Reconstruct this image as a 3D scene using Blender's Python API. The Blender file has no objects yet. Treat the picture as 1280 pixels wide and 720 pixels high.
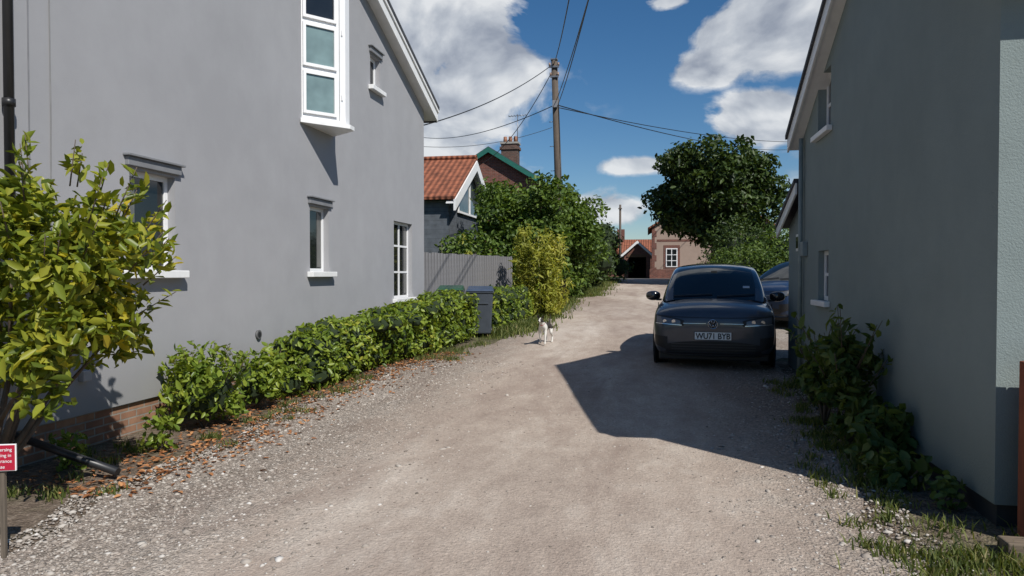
import bpy, math, random, bmesh
import numpy as np
from mathutils import Vector, Matrix
from mathutils.bvhtree import BVHTree
random.seed(5); rng=np.random.default_rng(11)
scn=bpy.context.scene
col=scn.collection
scn.view_settings.view_transform='Standard'
try: scn.view_settings.look='None'
except Exception: pass
scn.view_settings.exposure=0

# ------------------------------------------------------------ camera
YAW=math.radians(10.8); CY,SY=math.cos(YAW),math.sin(YAW); F=890.0; CAMZ=1.6
cd=bpy.data.cameras.new('camera'); cam=bpy.data.objects.new('camera',cd); col.objects.link(cam)
cd.sensor_width=36; cd.lens=36*F/1280; cd.clip_end=3000; cd.clip_start=.05
cam.location=(0,0,CAMZ); cam.rotation_euler=(math.radians(90-1.09),0,YAW)
scn.camera=cam
def at(px,py,d):
    """site survey helper: bearing / depth -> world"""
    a=(px-640)/F*d
    return Vector((a*CY-d*SY, a*SY+d*CY, CAMZ-(py-343)/F*d))

# ------------------------------------------------------------ node helpers
def new_mat(name):
    m=bpy.data.materials.new(name); m.use_nodes=True
    nt=m.node_tree; b=nt.nodes['Principled BSDF']; return m,nt,b
def N(nt,t,**k):
    n=nt.nodes.new(t)
    for a,v in k.items(): setattr(n,a,v)
    return n
def ramp(nt,fac,stops,interp='LINEAR'):
    r=nt.nodes.new('ShaderNodeValToRGB'); r.color_ramp.interpolation=interp
    el=r.color_ramp.elements
    while len(el)<len(stops): el.new(.5)
    for e,(p,c) in zip(el,stops):
        e.position=p; e.color=(c,c,c,1) if isinstance(c,(int,float)) else (*c,1)
    nt.links.new(fac,r.inputs[0]); return r.outputs[0]
def mix(nt,f,a,b,mode='MIX'):
    n=nt.nodes.new('ShaderNodeMix'); n.data_type='RGBA'; n.blend_type=mode
    for i,v in ((0,f),(6,a),(7,b)):
        s=n.inputs[i]
        if hasattr(v,'is_linked'): nt.links.new(v,s)
        elif i==0: s.default_value=v
        elif isinstance(v,(int,float)): s.default_value=(v,v,v,1)
        else: s.default_value=(*v,1)
    return n.outputs[2]
def noise(nt,vec,scale,detail=4,rough=.55,dist=0):
    n=nt.nodes.new('ShaderNodeTexNoise'); n.inputs['Scale'].default_value=scale
    n.inputs['Detail'].default_value=detail; n.inputs['Roughness'].default_value=rough; n.inputs['Distortion'].default_value=dist
    nt.links.new(vec,n.inputs['Vector']); return n.outputs['Fac']
def voro(nt,vec,scale,feature='F1',out='Distance'):
    n=nt.nodes.new('ShaderNodeTexVoronoi'); n.feature=feature; n.inputs['Scale'].default_value=scale
    nt.links.new(vec,n.inputs['Vector']); return n.outputs[out]
def math_(nt,op,a,b=None,clamp=False):
    n=nt.nodes.new('ShaderNodeMath'); n.operation=op; n.use_clamp=clamp
    for s,v in zip(n.inputs,(a,b)):
        if v is None: continue
        if hasattr(v,'is_linked'): nt.links.new(v,s)
        else: s.default_value=v
    return n.outputs[0]
def bump(nt,b,h,strength,dist):
    n=nt.nodes.new('ShaderNodeBump'); n.inputs['Strength'].default_value=strength; n.inputs['Distance'].default_value=dist
    nt.links.new(h,n.inputs['Height']); nt.links.new(n.outputs[0],b.inputs['Normal'])
def objc(nt): return nt.nodes.new('ShaderNodeTexCoord').outputs['Object']
def mapped(nt,o,sc):
    mp=N(nt,'ShaderNodeMapping'); nt.links.new(o,mp.inputs[0]); mp.inputs['Scale'].default_value=sc; return mp.outputs[0]

def simple(name,c,rough=.6,metal=0,coat=0,var=.12,scale=6,spec=.5):
    m,nt,b=new_mat(name); o=objc(nt)
    n=noise(nt,o,scale,3)
    c2=tuple(max(0,x*(1-var)) for x in c); c3=tuple(min(1,x*(1+var)) for x in c)
    nt.links.new(ramp(nt,n,[(.3,c2),(.7,c3)]),b.inputs['Base Color'])
    b.inputs['Roughness'].default_value=rough; b.inputs['Metallic'].default_value=metal
    b.inputs['Coat Weight'].default_value=coat; b.inputs['Specular IOR Level'].default_value=spec
    return m

def render_wall(name,c,streak=.12,bs=.25,fs=130):
    m,nt,b=new_mat(name); o=objc(nt)
    big=noise(nt,o,.45,4,.6); mid=noise(nt,o,2.6,5,.65)
    st=noise(nt,mapped(nt,o,(2,2,.35)),1.3,4,.6)
    f=math_(nt,'ADD',math_(nt,'MULTIPLY',big,.5),math_(nt,'ADD',math_(nt,'MULTIPLY',mid,.35),math_(nt,'MULTIPLY',st,.15)))
    lo=tuple(x*(1-streak) for x in c); hi=tuple(min(1,x*(1+streak)) for x in c)
    colr=ramp(nt,f,[(.38,lo),(.62,hi)])
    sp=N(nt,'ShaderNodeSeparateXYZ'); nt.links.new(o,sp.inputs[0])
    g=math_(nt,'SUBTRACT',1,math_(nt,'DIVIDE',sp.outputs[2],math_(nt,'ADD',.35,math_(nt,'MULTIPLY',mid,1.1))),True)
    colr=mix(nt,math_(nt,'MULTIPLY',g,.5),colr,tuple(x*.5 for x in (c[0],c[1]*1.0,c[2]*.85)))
    nt.links.new(colr,b.inputs['Base Color']); b.inputs['Roughness'].default_value=.92; b.inputs['Specular IOR Level'].default_value=.2
    fine=noise(nt,o,fs,2,.7); und=noise(nt,o,1.6,1)
    bump(nt,b,math_(nt,'ADD',fine,math_(nt,'MULTIPLY',und,5.0)),bs,.006)
    return m

def brick(name,axis='X',c1=(.33,.13,.08),c2=(.22,.08,.05),mortar=(.35,.32,.28),sc=1):
    m,nt,b=new_mat(name); o=objc(nt)
    sp=N(nt,'ShaderNodeSeparateXYZ'); nt.links.new(o,sp.inputs[0])
    cb=N(nt,'ShaderNodeCombineXYZ'); nt.links.new(sp.outputs[1 if axis=='X' else 0],cb.inputs[0]); nt.links.new(sp.outputs[2],cb.inputs[1])
    br=N(nt,'ShaderNodeTexBrick'); nt.links.new(cb.outputs[0],br.inputs[0])
    br.inputs['Scale'].default_value=1; br.inputs['Brick Width'].default_value=.225*sc; br.inputs['Row Height'].default_value=.075*sc
    br.inputs['Mortar Size'].default_value=.008*sc; br.inputs['Color1'].default_value=(*c1,1); br.inputs['Color2'].default_value=(*c2,1); br.inputs['Mortar'].default_value=(*mortar,1)
    n=noise(nt,o,7,4)
    nt.links.new(mix(nt,.6,br.outputs[0],ramp(nt,n,[(.3,.5),(.7,1.1)]),'MULTIPLY'),b.inputs['Base Color'])
    b.inputs['Roughness'].default_value=.9
    bump(nt,b,math_(nt,'SUBTRACT',1,br.outputs['Fac']),.6,.008); return m

def tiles(name,c,axis='Y',row=.3,colw=.22):
    m,nt,b=new_mat(name); o=objc(nt)
    w1=N(nt,'ShaderNodeTexWave'); w1.bands_direction='X'; w1.inputs['Scale'].default_value=.314/colw/1.0; 
    w1.inputs['Distortion'].default_value=.3; nt.links.new(o,w1.inputs[0])
    w2=N(nt,'ShaderNodeTexWave'); w2.bands_direction='Z'; w2.wave_profile='SAW'; w2.inputs['Scale'].default_value=.314/row*1.6; nt.links.new(o,w2.inputs[0])
    n=noise(nt,o,2.5,5,.75)
    cc=ramp(nt,n,[(.3,tuple(x*.4 for x in c)),(.55,c),(.75,tuple(min(1,x*1.35) for x in c))])
    cc=mix(nt,.6,cc,ramp(nt,w2.outputs['Fac'],[(0,.3),(.2,1)]),'MULTIPLY')
    cc=mix(nt,.5,cc,ramp(nt,w1.outputs['Fac'],[(0,.4),(.5,1)]),'MULTIPLY')
    nt.links.new(cc,b.inputs['Base Color']); b.inputs['Roughness'].default_value=.85
    bump(nt,b,math_(nt,'ADD',w1.outputs['Fac'],w2.outputs['Fac']),1,.04); return m

def weatherboard(name,c,axis=2,pitch=.16):
    m,nt,b=new_mat(name); o=objc(nt)
    w=N(nt,'ShaderNodeTexWave'); w.bands_direction=['X','Y','Z'][axis]; w.wave_profile='SAW'; w.inputs['Scale'].default_value=.314/pitch; nt.links.new(o,w.inputs[0])
    n=noise(nt,o,5,4)
    cc=ramp(nt,n,[(.3,tuple(x*.75 for x in c)),(.7,tuple(x*1.2 for x in c))])
    cc=mix(nt,.7,cc,ramp(nt,w.outputs['Fac'],[(0,.25),(.12,1)]),'MULTIPLY')
    nt.links.new(cc,b.inputs['Base Color']); b.inputs['Roughness'].default_value=.8
    bump(nt,b,w.outputs['Fac'],.8,.03); return m

def wood(name,c,stretch=(30,30,1.2)):
    m,nt,b=new_mat(name); o=objc(nt)
    n=noise(nt,mapped(nt,o,stretch),1.5,4,.7); n2=noise(nt,o,9,3)
    cc=ramp(nt,n,[(.3,tuple(x*.55 for x in c)),(.7,tuple(x*1.25 for x in c))])
    cc=mix(nt,.4,cc,ramp(nt,n2,[(.3,.6),(.7,1.1)]),'MULTIPLY')
    nt.links.new(cc,b.inputs['Base Color']); b.inputs['Roughness'].default_value=.85; bump(nt,b,n,.4,.01); return m

def foliage(name,dark,mid_,light,trans=.3,rough=.5,hot=None,hp=.9):
    m,nt,b=new_mat(name)
    at_=N(nt,'ShaderNodeAttribute',attribute_name='rnd')
    stops=[(0,dark),(.45,mid_),(hp,light)]
    if hot: stops.append((1,hot))
    c=ramp(nt,at_.outputs['Fac'],stops)
    nt.links.new(c,b.inputs['Base Color']); b.inputs['Roughness'].default_value=rough; b.inputs['Specular IOR Level'].default_value=.35
    t=N(nt,'ShaderNodeBsdfTranslucent'); 
    nt.links.new(mix(nt,1,c,(1.35,1.25,.5),'MULTIPLY'),t.inputs[0])
    ms=N(nt,'ShaderNodeMixShader'); ms.inputs[0].default_value=trans
    nt.links.new(b.outputs[0],ms.inputs[1]); nt.links.new(t.outputs[0],ms.inputs[2])
    nt.links.new(ms.outputs[0],nt.nodes['Material Output'].inputs[0]); return m

# ------------------------------------------------------------ mesh helpers
def empty(name,loc=(0,0,0),rot=(0,0,0)):
    e=bpy.data.objects.new(name,None); col.objects.link(e); e.location=loc; e.rotation_euler=rot; e.empty_display_size=.1; return e
def mesh_obj(name,V,Fc,mat=None,parent=None,smooth=False):
    me=bpy.data.meshes.new(name); me.from_pydata([tuple(v) for v in V],[],Fc); me.validate(); me.update()
    o=bpy.data.objects.new(name,me); col.objects.link(o)
    if mat: me.materials.append(mat)
    if parent: o.parent=parent
    if smooth:
        for p in me.polygons: p.use_smooth=True
    return o
BF=[(0,3,2,1),(4,5,6,7),(0,1,5,4),(1,2,6,5),(2,3,7,6),(3,0,4,7)]
def box(name,x0,x1,y0,y1,z0,z1,mat,parent=None,bev=0):
    x0,x1=sorted((x0,x1)); y0,y1=sorted((y0,y1)); z0,z1=sorted((z0,z1))
    V=[(x0,y0,z0),(x1,y0,z0),(x1,y1,z0),(x0,y1,z0),(x0,y0,z1),(x1,y0,z1),(x1,y1,z1),(x0,y1,z1)]
    o=mesh_obj(name,V,BF,mat,parent)
    if bev:
        m=o.modifiers.new('b','BEVEL'); m.width=bev; m.segments=2; m.limit_method='ANGLE'
    return o
def slope_y(name,x0,x1,a,b_,t,mat,parent):
    (ya,za),(yb,zb)=a,b_
    V=[(x0,ya,za),(x1,ya,za),(x1,yb,zb),(x0,yb,zb),(x0,ya,za+t),(x1,ya,za+t),(x1,yb,zb+t),(x0,yb,zb+t)]
    if yb<ya: fs=[tuple(reversed(f)) for f in BF]
    else: fs=BF
    return mesh_obj(name,V,fs,mat,parent)
def slope_x(name,y0,y1,a,b_,t,mat,parent):
    (xa,za),(xb,zb)=a,b_
    V=[(xa,y0,za),(xb,y0,zb),(xb,y1,zb),(xa,y1,za),(xa,y0,za+t),(xb,y0,zb+t),(xb,y1,zb+t),(xa,y1,za+t)]
    if xb<xa: fs=[tuple(reversed(f)) for f in BF]
    else: fs=BF
    return mesh_obj(name,V,fs,mat,parent)
def cyl(name,p,q,r,mat,parent=None,r2=None,seg=16):
    p,q=Vector(p),Vector(q); r2=r if r2 is None else r2
    ax=(q-p).normalized(); s=ax.orthogonal().normalized(); t=ax.cross(s)
    V=[];Fc=[]
    for i in range(seg):
        a=2*math.pi*i/seg; dv=s*math.cos(a)+t*math.sin(a); V.append(p+dv*r); V.append(q+dv*r2)
    for i in range(seg):
        j=(i+1)%seg; Fc.append((2*i,2*j,2*j+1,2*i+1))
    Fc.append(tuple(2*i for i in range(seg))[::-1]); Fc.append(tuple(2*i+1 for i in range(seg)))
    o=mesh_obj(name,V,Fc,mat,parent)
    for pl in o.data.polygons:
        if len(pl.vertices)==4: pl.use_smooth=True
    return o
def tube(name,pts,r,mat,parent=None,res=6):
    cu=bpy.data.curves.new(name,'CURVE'); cu.dimensions='3D'; cu.bevel_depth=r; cu.bevel_resolution=2
    s=cu.splines.new('POLY'); s.points.add(len(pts)-1)
    for i,p in enumerate(pts): s.points[i].co=(*p,1)
    o=bpy.data.objects.new(name,cu); col.objects.link(o); cu.materials.append(mat)
    if parent: o.parent=parent
    return o
def boolcut(obj,boxes):
    for b in boxes:
        c=box('cut',*b,None)
        m=obj.modifiers.new('c','BOOLEAN'); m.operation='DIFFERENCE'; m.solver='EXACT'; m.object=c
        bpy.context.view_layer.objects.active=obj
        bpy.ops.object.modifier_apply(modifier='c')
        bpy.data.objects.remove(c,do_unlink=True)
def np_mesh(name,V,quads,mat,parent=None,attr=None,smooth=False,k=4):
    me=bpy.data.meshes.new(name); nv=len(V); nf=len(quads)
    me.vertices.add(nv); me.vertices.foreach_set('co',np.ascontiguousarray(V,dtype=np.float32).ravel())
    me.loops.add(nf*k); me.loops.foreach_set('vertex_index',np.ascontiguousarray(quads,dtype=np.int32).ravel())
    me.polygons.add(nf); me.polygons.foreach_set('loop_start',np.arange(nf,dtype=np.int32)*k)
    try: me.polygons.foreach_set('loop_total',np.full(nf,k,dtype=np.int32))
    except Exception: pass
    me.update(calc_edges=True)
    if attr is not None:
        a=me.attributes.new('rnd','FLOAT','POINT'); a.data.foreach_set('value',np.ascontiguousarray(attr,dtype=np.float32))
    if smooth: me.polygons.foreach_set('use_smooth',np.ones(nf,dtype=bool))
    o=bpy.data.objects.new(name,me); col.objects.link(o); me.materials.append(mat)
    if parent: o.parent=parent
    return o
def nrm(a): return a/np.maximum(np.linalg.norm(a,axis=1,keepdims=True),1e-6)
def leaves(name,P,O,L,W,mat,parent=None,spread=.7,flat=False,axis_out=.35,rv=None):
    n=len(P); r=lambda: rng.normal(size=(n,3))
    if flat: up=nrm(np.array([[0,0,1.0]])+r()*.18)
    else: up=nrm(O*.6+np.array([[0,0,.5]])+r()*spread)
    ax=nrm(nrm(np.cross(up,r()))+O*axis_out*(0 if flat else 1)); sd=nrm(np.cross(ax,up)); up=np.cross(sd,ax)
    l=(L*(.65+.7*rng.random(n)))[:,None]; w=l*(W/L)
    base=P-ax*l*.5
    V=np.stack([base,base+ax*l*.32+sd*w*.5+up*w*.14,base+ax*l*.7+sd*w*.38+up*w*.1,base+ax*l-up*l*.12,
                base+ax*l*.7-sd*w*.38+up*w*.1,base+ax*l*.32-sd*w*.5+up*w*.14],axis=1).reshape(-1,3)
    i=np.arange(n)*6
    Q=np.concatenate([np.stack([i,i+1,i+2,i+3],1),np.stack([i+3,i+4,i+5,i],1)])
    if rv is None:
        q=np.sin(P[:,0]*3.1+P[:,2]*2.3)*np.cos(P[:,1]*2.7-P[:,2]*1.9)
        rnd=np.clip(rng.random(n)*.8+.1+q*.18,0,1)
    else: rnd=rv
    return np_mesh(name,V,Q,mat,parent,np.repeat(rnd,6))
def blob_pts(blobs,n,inner=.25,lump=.12):
    B=np.array(blobs,dtype=float); w=(B[:,3]*B[:,4]*B[:,5])**(2/3); w/=w.sum()
    k=rng.choice(len(B),n,p=w); d=nrm(rng.normal(size=(n,3)))
    rad=1-np.abs(rng.normal(size=n))*inner; rad=np.clip(rad,.15,1.15)
    rad*=1+lump*np.sin(d[:,0]*7+k*1.7)*np.cos(d[:,2]*6+k)+lump*.6*np.sin(d[:,1]*13+k*3)
    return B[k,:3]+d*B[k,3:6]*rad[:,None], d
def sprigs(starts,dirs,length,per,mat,parent,L,W,stemmat=None):
    """leafy shoots sticking out of a crown"""
    P=[];O=[]
    for s,d in zip(starts,dirs):
        s=Vector(s); d=Vector(d).normalized(); ln=length*random.uniform(.5,1.2)
        if stemmat: cyl('shoot',s-d*ln*.3,s+d*ln,.006,stemmat,parent,.003,5)
        for i in range(per):
            t_=(i+.5)/per; p=s+d*ln*t_; o=Vector((random.gauss(0,1),random.gauss(0,1),random.gauss(0,.5))).normalized()
            P.append(p+o*L*.45); O.append((o+d*.8).normalized())
    leaves('shoot_leaves',np.array([p[:] for p in P]),np.array([o[:] for o in O]),L,W,mat,parent,.35,axis_out=1.4)
def crown_blobs(c,r,n,sub,seed=0,zflat=1):
    g=np.random.default_rng(seed); out=[]
    for i in range(n):
        d=g.normal(size=3); d/=np.linalg.norm(d); rr=.45+.5*g.random()
        s=sub*(.65+.7*g.random())
        out.append((c[0]+d[0]*r[0]*rr,c[1]+d[1]*r[1]*rr,c[2]+d[2]*r[2]*rr,s,s,s*.8*zflat))
    return out
def cores(name,blobs,mat,parent,f=.72):  # dark solid lumps added inside the leaf masses to block light
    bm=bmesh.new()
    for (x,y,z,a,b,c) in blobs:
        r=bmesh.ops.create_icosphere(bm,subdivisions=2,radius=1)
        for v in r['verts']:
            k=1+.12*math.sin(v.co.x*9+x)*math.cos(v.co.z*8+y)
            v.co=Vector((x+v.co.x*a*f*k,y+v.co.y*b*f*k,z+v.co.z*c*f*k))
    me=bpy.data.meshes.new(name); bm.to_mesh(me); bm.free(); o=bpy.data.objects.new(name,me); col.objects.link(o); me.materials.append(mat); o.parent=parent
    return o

# ------------------------------------------------------------ terrain
def zg(y):
    return np.interp(y,[-20,7,9,11,13,16,20,26,34,46,60,90],[0,0,.05,.13,.2,.3,.46,.65,.88,1.28,1.38,1.4])
def und(x,y): return .012*np.sin(x*1.3+y*.6)+.010*np.sin(x*.5-y*1.1+1)+.006*np.sin(2.2*x+1.7*y)
def gz(x,y): return float(zg(y)+und(x,y))
def lane_l(y): return np.interp(y,[-8,2,5,8,11,14,18,25,34,44,46],[-3.4,-3.5,-3.75,-3.95,-3.6,-3.05,-2.75,-2.55,-2.35,-1.9,-3.5])+.08*np.sin(y*2.3)+.05*np.sin(y*5.1+1)
def lane_r(y): return np.interp(y,[-8,2,4,6,10,12.5,14,20,22,30,44,46],[1.5,1.4,1.35,1.6,1.9,2.1,5.5,5.5,2.6,2.0,2.6,9])+.07*np.sin(y*2.9+2)+.05*np.sin(y*6.1)

def grid(name,X,Y,Z,mat):
    ny,nx=X.shape; V=np.stack([X,Y,Z],-1).reshape(-1,3)
    i=(np.arange(ny-1)[:,None]*nx+np.arange(nx-1)[None,:]).ravel()
    return np_mesh(name,V,np.stack([i,i+1,i+nx+1,i+nx],1),mat,smooth=True)
def ground_mat():
    m,nt,b=new_mat('verge_earth_and_grass'); o=objc(nt)
    n1=noise(nt,o,.9,5,.6); n2=noise(nt,o,14,5,.7); n3=voro(nt,o,55)
    dirt=ramp(nt,n2,[(.3,(.1,.075,.055)),(.55,(.22,.17,.13)),(.75,(.34,.285,.23))])
    dirt=mix(nt,.6,dirt,ramp(nt,n3,[(.1,1.3),(.6,.55)]),'MULTIPLY')
    gr=ramp(nt,n2,[(.3,(.03,.05,.012)),(.7,(.1,.13,.035))])
    f=ramp(nt,n1,[(.5,0),(.62,1)])
    sp=N(nt,'ShaderNodeSeparateXYZ'); nt.links.new(o,sp.inputs[0])
    far=math_(nt,'MULTIPLY',math_(nt,'SUBTRACT',sp.outputs[1],13),.3,True)
    f=math_(nt,'MAXIMUM',math_(nt,'MULTIPLY',f,.5),far)
    nt.links.new(mix(nt,f,dirt,gr),b.inputs['Base Color']); b.inputs['Roughness'].default_value=1; b.inputs['Specular IOR Level'].default_value=.1
    bump(nt,b,math_(nt,'ADD',n2,math_(nt,'MULTIPLY',n3,.5)),.9,.03); return m
def lane_mat():
    m,nt,b=new_mat('gravel_lane'); o=objc(nt)
    along=mapped(nt,o,(1,.3,1))
    big=noise(nt,along,.6,4,.6,.4); mid=noise(nt,mapped(nt,o,(1,.55,1)),3.2,6,.72); fine=noise(nt,o,38,4,.75)
    vn=N(nt,'ShaderNodeTexVoronoi'); vn.inputs['Scale'].default_value=50; nt.links.new(o,vn.inputs['Vector'])
    v1=vn.outputs['Distance']; vc=vn.outputs['Color']; v2=voro(nt,o,115)
    base=ramp(nt,math_(nt,'ADD',math_(nt,'MULTIPLY',big,.6),math_(nt,'MULTIPLY',mid,.4)),[(.36,(.33,.262,.217)),(.5,(.445,.368,.306)),(.64,(.58,.508,.435))])
    bw=N(nt,'ShaderNodeSeparateColor'); nt.links.new(vc,bw.inputs[0])
    stone=ramp(nt,bw.outputs[0],[(0,(.5,.48,.46)),(.5,(.93,.91,.89)),(.88,(1.15,1.12,1.08)),(1,(1.6,1.57,1.54))])
    sp=N(nt,'ShaderNodeSeparateXYZ'); nt.links.new(o,sp.inputs[0])
    off=math_(nt,'ABSOLUTE',math_(nt,'ADD',sp.outputs[0],.75)); edge=math_(nt,'MULTIPLY',math_(nt,'SUBTRACT',math_(nt,'ADD',off,math_(nt,'MULTIPLY',mid,1.6)),2.1),.9,True)
    base=mix(nt,math_(nt,'ADD',.2,math_(nt,'MULTIPLY',edge,.7)),base,mix(nt,1,base,stone,'MULTIPLY'))
    base=mix(nt,edge,base,mix(nt,1,base,(.76,.78,.80),'MULTIPLY'))
    base=mix(nt,math_(nt,'ADD',.6,math_(nt,'MULTIPLY',edge,.3)),base,ramp(nt,fine,[(.25,.58),(.5,1),(.75,1.22)]),'MULTIPLY')
    base=mix(nt,.3,base,ramp(nt,v2,[(.1,1.15),(.7,.55)]),'MULTIPLY')
    dk=ramp(nt,noise(nt,along,1.1,5,.65,.8),[(.5,0),(.66,1)])
    base=mix(nt,math_(nt,'MULTIPLY',dk,.42),base,(.21,.15,.122))
    nt.links.new(base,b.inputs['Base Color']); b.inputs['Roughness'].default_value=.97; b.inputs['Specular IOR Level'].default_value=.15
    h=math_(nt,'ADD',math_(nt,'MULTIPLY',math_(nt,'SUBTRACT',1,v1),math_(nt,'ADD',.25,edge)),math_(nt,'ADD',math_(nt,'MULTIPLY',fine,.7),math_(nt,'MULTIPLY',mid,1.4)))
    bump(nt,b,h,.85,.018); return m
xs=np.concatenate([[-900,-500,-250,-120,-60,-35,-22],np.linspace(-15,15,121),[22,35,60,120,250,500,900]])
ys=np.concatenate([[-300,-100,-40],np.linspace(-12,60,289),[75,100,150,250,500,900,1500]])
X,Y=np.meshgrid(xs,ys); grid('ground',X,Y,zg(Y)+und(X,Y)*(np.abs(X)<16)*(Y<61),ground_mat())
ly=np.linspace(-8,46,433); t=np.linspace(0,1,49)
YY=np.repeat(ly[:,None],49,1); XX=lane_l(ly)[:,None]*(1-t)+lane_r(ly)[:,None]*t
grid('gravel_lane',XX,YY,zg(YY)+und(XX,YY)+.012,lane_mat())
rx=np.linspace(-30,30,61); ry=np.linspace(46,49.5,8); X,Y=np.meshgrid(rx,ry)
grid('cross_road',X,Y,zg(Y)+.025,simple('asphalt',(.11,.105,.1),.9))

# ------------------------------------------------------------ loose stones / litter
def pebbles(name,X,Y,s,mat,zoff=.0):
    bm=bmesh.new(); bmesh.ops.create_icosphere(bm,subdivisions=1,radius=1)
    bv=np.array([v.co[:] for v in bm.verts]); bf=np.array([[v.index for v in f.verts] for f in bm.faces]); bm.free()
    n=len(X); a=rng.random(n)*6.28; sc=np.stack([s*(.7+.6*rng.random(n)),s*(.6+.5*rng.random(n)),s*(.35+.3*rng.random(n))],1)
    V=bv[None]*sc[:,None]*(1+.25*rng.normal(size=(n,len(bv),1)).clip(-1,1))
    c,s_=np.cos(a)[:,None],np.sin(a)[:,None]
    Vx=V[...,0]*c-V[...,1]*s_; Vy=V[...,0]*s_+V[...,1]*c
    Z=zg(Y)+und(X,Y)+.012+zoff
    P=np.stack([Vx+X[:,None],Vy+Y[:,None],V[...,2]+Z[:,None]],-1).reshape(-1,3)
    Fq=(bf[None]+(np.arange(n)*len(bv))[:,None,None]).reshape(-1,3)
    return np_mesh(name,P,Fq,mat,attr=np.repeat(rng.random(n),len(bv)),k=3)
pm,nt,b=new_mat('stones'); a_=N(nt,'ShaderNodeAttribute',attribute_name='rnd')
nt.links.new(ramp(nt,a_.outputs['Fac'],[(0,(.13,.11,.09)),(.3,(.25,.21,.175)),(.7,(.36,.315,.27)),(.95,(.46,.42,.37)),(1,(.6,.57,.53))]),b.inputs['Base Color']); b.inputs['Roughness'].default_value=.9
n=28000
Yp=2.6+ (rng.random(n)**1.5)*9; side=rng.random(n)
Xl=lane_l(Yp)-.25+np.abs(rng.normal(size=n))*.8
Xr=lane_r(Yp)+.3-np.abs(rng.normal(size=n))*.55
Xm=-3.4+rng.random(n)*5
Xp=np.where(side<.64,Xl,np.where(side<.86,Xr,Xm))
sz=np.exp(rng.normal(size=n)*.45)*.0085
sz=np.where(side>=.86,sz*.65,sz)
pebbles('loose_gravel',Xp,Yp,np.clip(sz,.004,.032),pm)

litter=foliage('dead_leaves',(.12,.05,.02),(.32,.13,.05),(.46,.23,.1),.1,.8)
n=2300; Yl=4.4+rng.random(n)*8; Xl=lane_l(Yl)-.3+rng.normal(size=n)*.33; Xl=np.maximum(Xl,-5.0)
P=np.stack([Xl,Yl,zg(Yl)+und(Xl,Yl)+.025],1); leaves('leaf_litter',P,np.tile([[0,0,1.]],(n,1)),.055,.026,litter,flat=True,rv=rng.random(n))

def grass(name,X,Y,h,mat,w=.006):
    n=len(X); a=rng.random(n)*6.28; ln=rng.normal(size=(n,2))*.45; hh=h*(.4+.9*rng.random(n))
    Z=zg(Y)+und(X,Y)+.005; d=np.stack([np.cos(a)*w,np.sin(a)*w],1)
    B=np.stack([X,Y,Z],1)
    v0=B.copy(); v0[:,:2]-=d; v1=B.copy(); v1[:,:2]+=d
    m_=B.copy(); m_[:,2]+=hh*.6; m_[:,:2]+=ln*hh[:,None]*.35
    v2=m_.copy(); v2[:,:2]+=d*.8; v3=m_.copy(); v3[:,:2]-=d*.8
    t_=B.copy(); t_[:,2]+=hh; t_[:,:2]+=ln*hh[:,None]
    V=np.stack([v0,v1,v2,v3,t_,t_],1); V[:,5]+=.0005
    i=np.arange(n)*6; Q=np.concatenate([np.stack([i,i+1,i+2,i+3],1),np.stack([i+3,i+2,i+4,i+5],1)])
    return np_mesh(name,V.reshape(-1,3),Q,mat,attr=np.repeat(rng.random(n),6))
gmat=foliage('grass_blades',(.045,.07,.016),(.115,.15,.035),(.19,.21,.06),.4,.6,(.34,.28,.13))
gx=[];gy=[]
def patch(x0,x1,y0,y1,n,clump=40,s=.12):
    cx=x0+rng.random(clump)*(x1-x0); cy=y0+rng.random(clump)*(y1-y0); k=rng.integers(0,clump,n)
    gx.append(cx[k]+rng.normal(size=n)*s); gy.append(cy[k]+rng.normal(size=n)*s)
patch(1.4,2.8,2.9,4.9,5600,60,.1); patch(1.6,2.1,4.9,8,2600,24,.09); patch(1.25,1.7,4.2,6.5,500,14,.05); patch(1.6,2.1,8,10.5,900,14,.07)
patch(-4.9,-3.8,4.2,6.5,700,16,.05); patch(-4.3,-3.8,7,12,700,30,.05); patch(-3.9,-3.1,11.5,15.5,1500,30,.1)
GX=np.concatenate(gx);GY=np.concatenate(gy); k=~((GX>2.05)&(GY>4.9)); grass('grass',GX[k],GY[k],.07,gmat)
gx=[];gy=[]
patch(-3.6,-2.6,15,30,9000,120,.25); patch(-3.2,-2.0,28,45,5000,90,.3); patch(2.6,5,22,44,6000,90,.35)
grass('grass_verge',np.concatenate(gx),np.concatenate(gy),.15,gmat,.014)

# ------------------------------------------------------------ common materials
white=simple('white_paint',(.78,.78,.77),.45,var=.05); upvc=simple('white_upvc',(.8,.8,.8),.3,var=.02)
black=simple('black_plastic',(.02,.02,.021),.4); darkgap=simple('dark_interior',(.012,.013,.014),.8)
def glass_mat(name,c,r=.04):
    m,nt,b=new_mat(name); o=objc(nt); nt.links.new(ramp(nt,noise(nt,o,2.0,3),[(.35,tuple(x*.6 for x in c)),(.65,c)]),b.inputs['Base Color'])
    b.inputs['Roughness'].default_value=r; b.inputs['Specular IOR Level'].default_value=.7; bump(nt,b,noise(nt,o,1.5,1),.05,.02); return m
glass=glass_mat('window_glass',(.018,.021,.023)); blind=glass_mat('glass_with_blind',(.2,.285,.285),.1)
curtain=glass_mat('glass_with_curtain',(.16,.16,.15),.1)
lead=simple('lead_flashing',(.2,.205,.215),.6); slate=simple('dark_slate',(.05,.052,.058),.7,var=.3)

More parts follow.
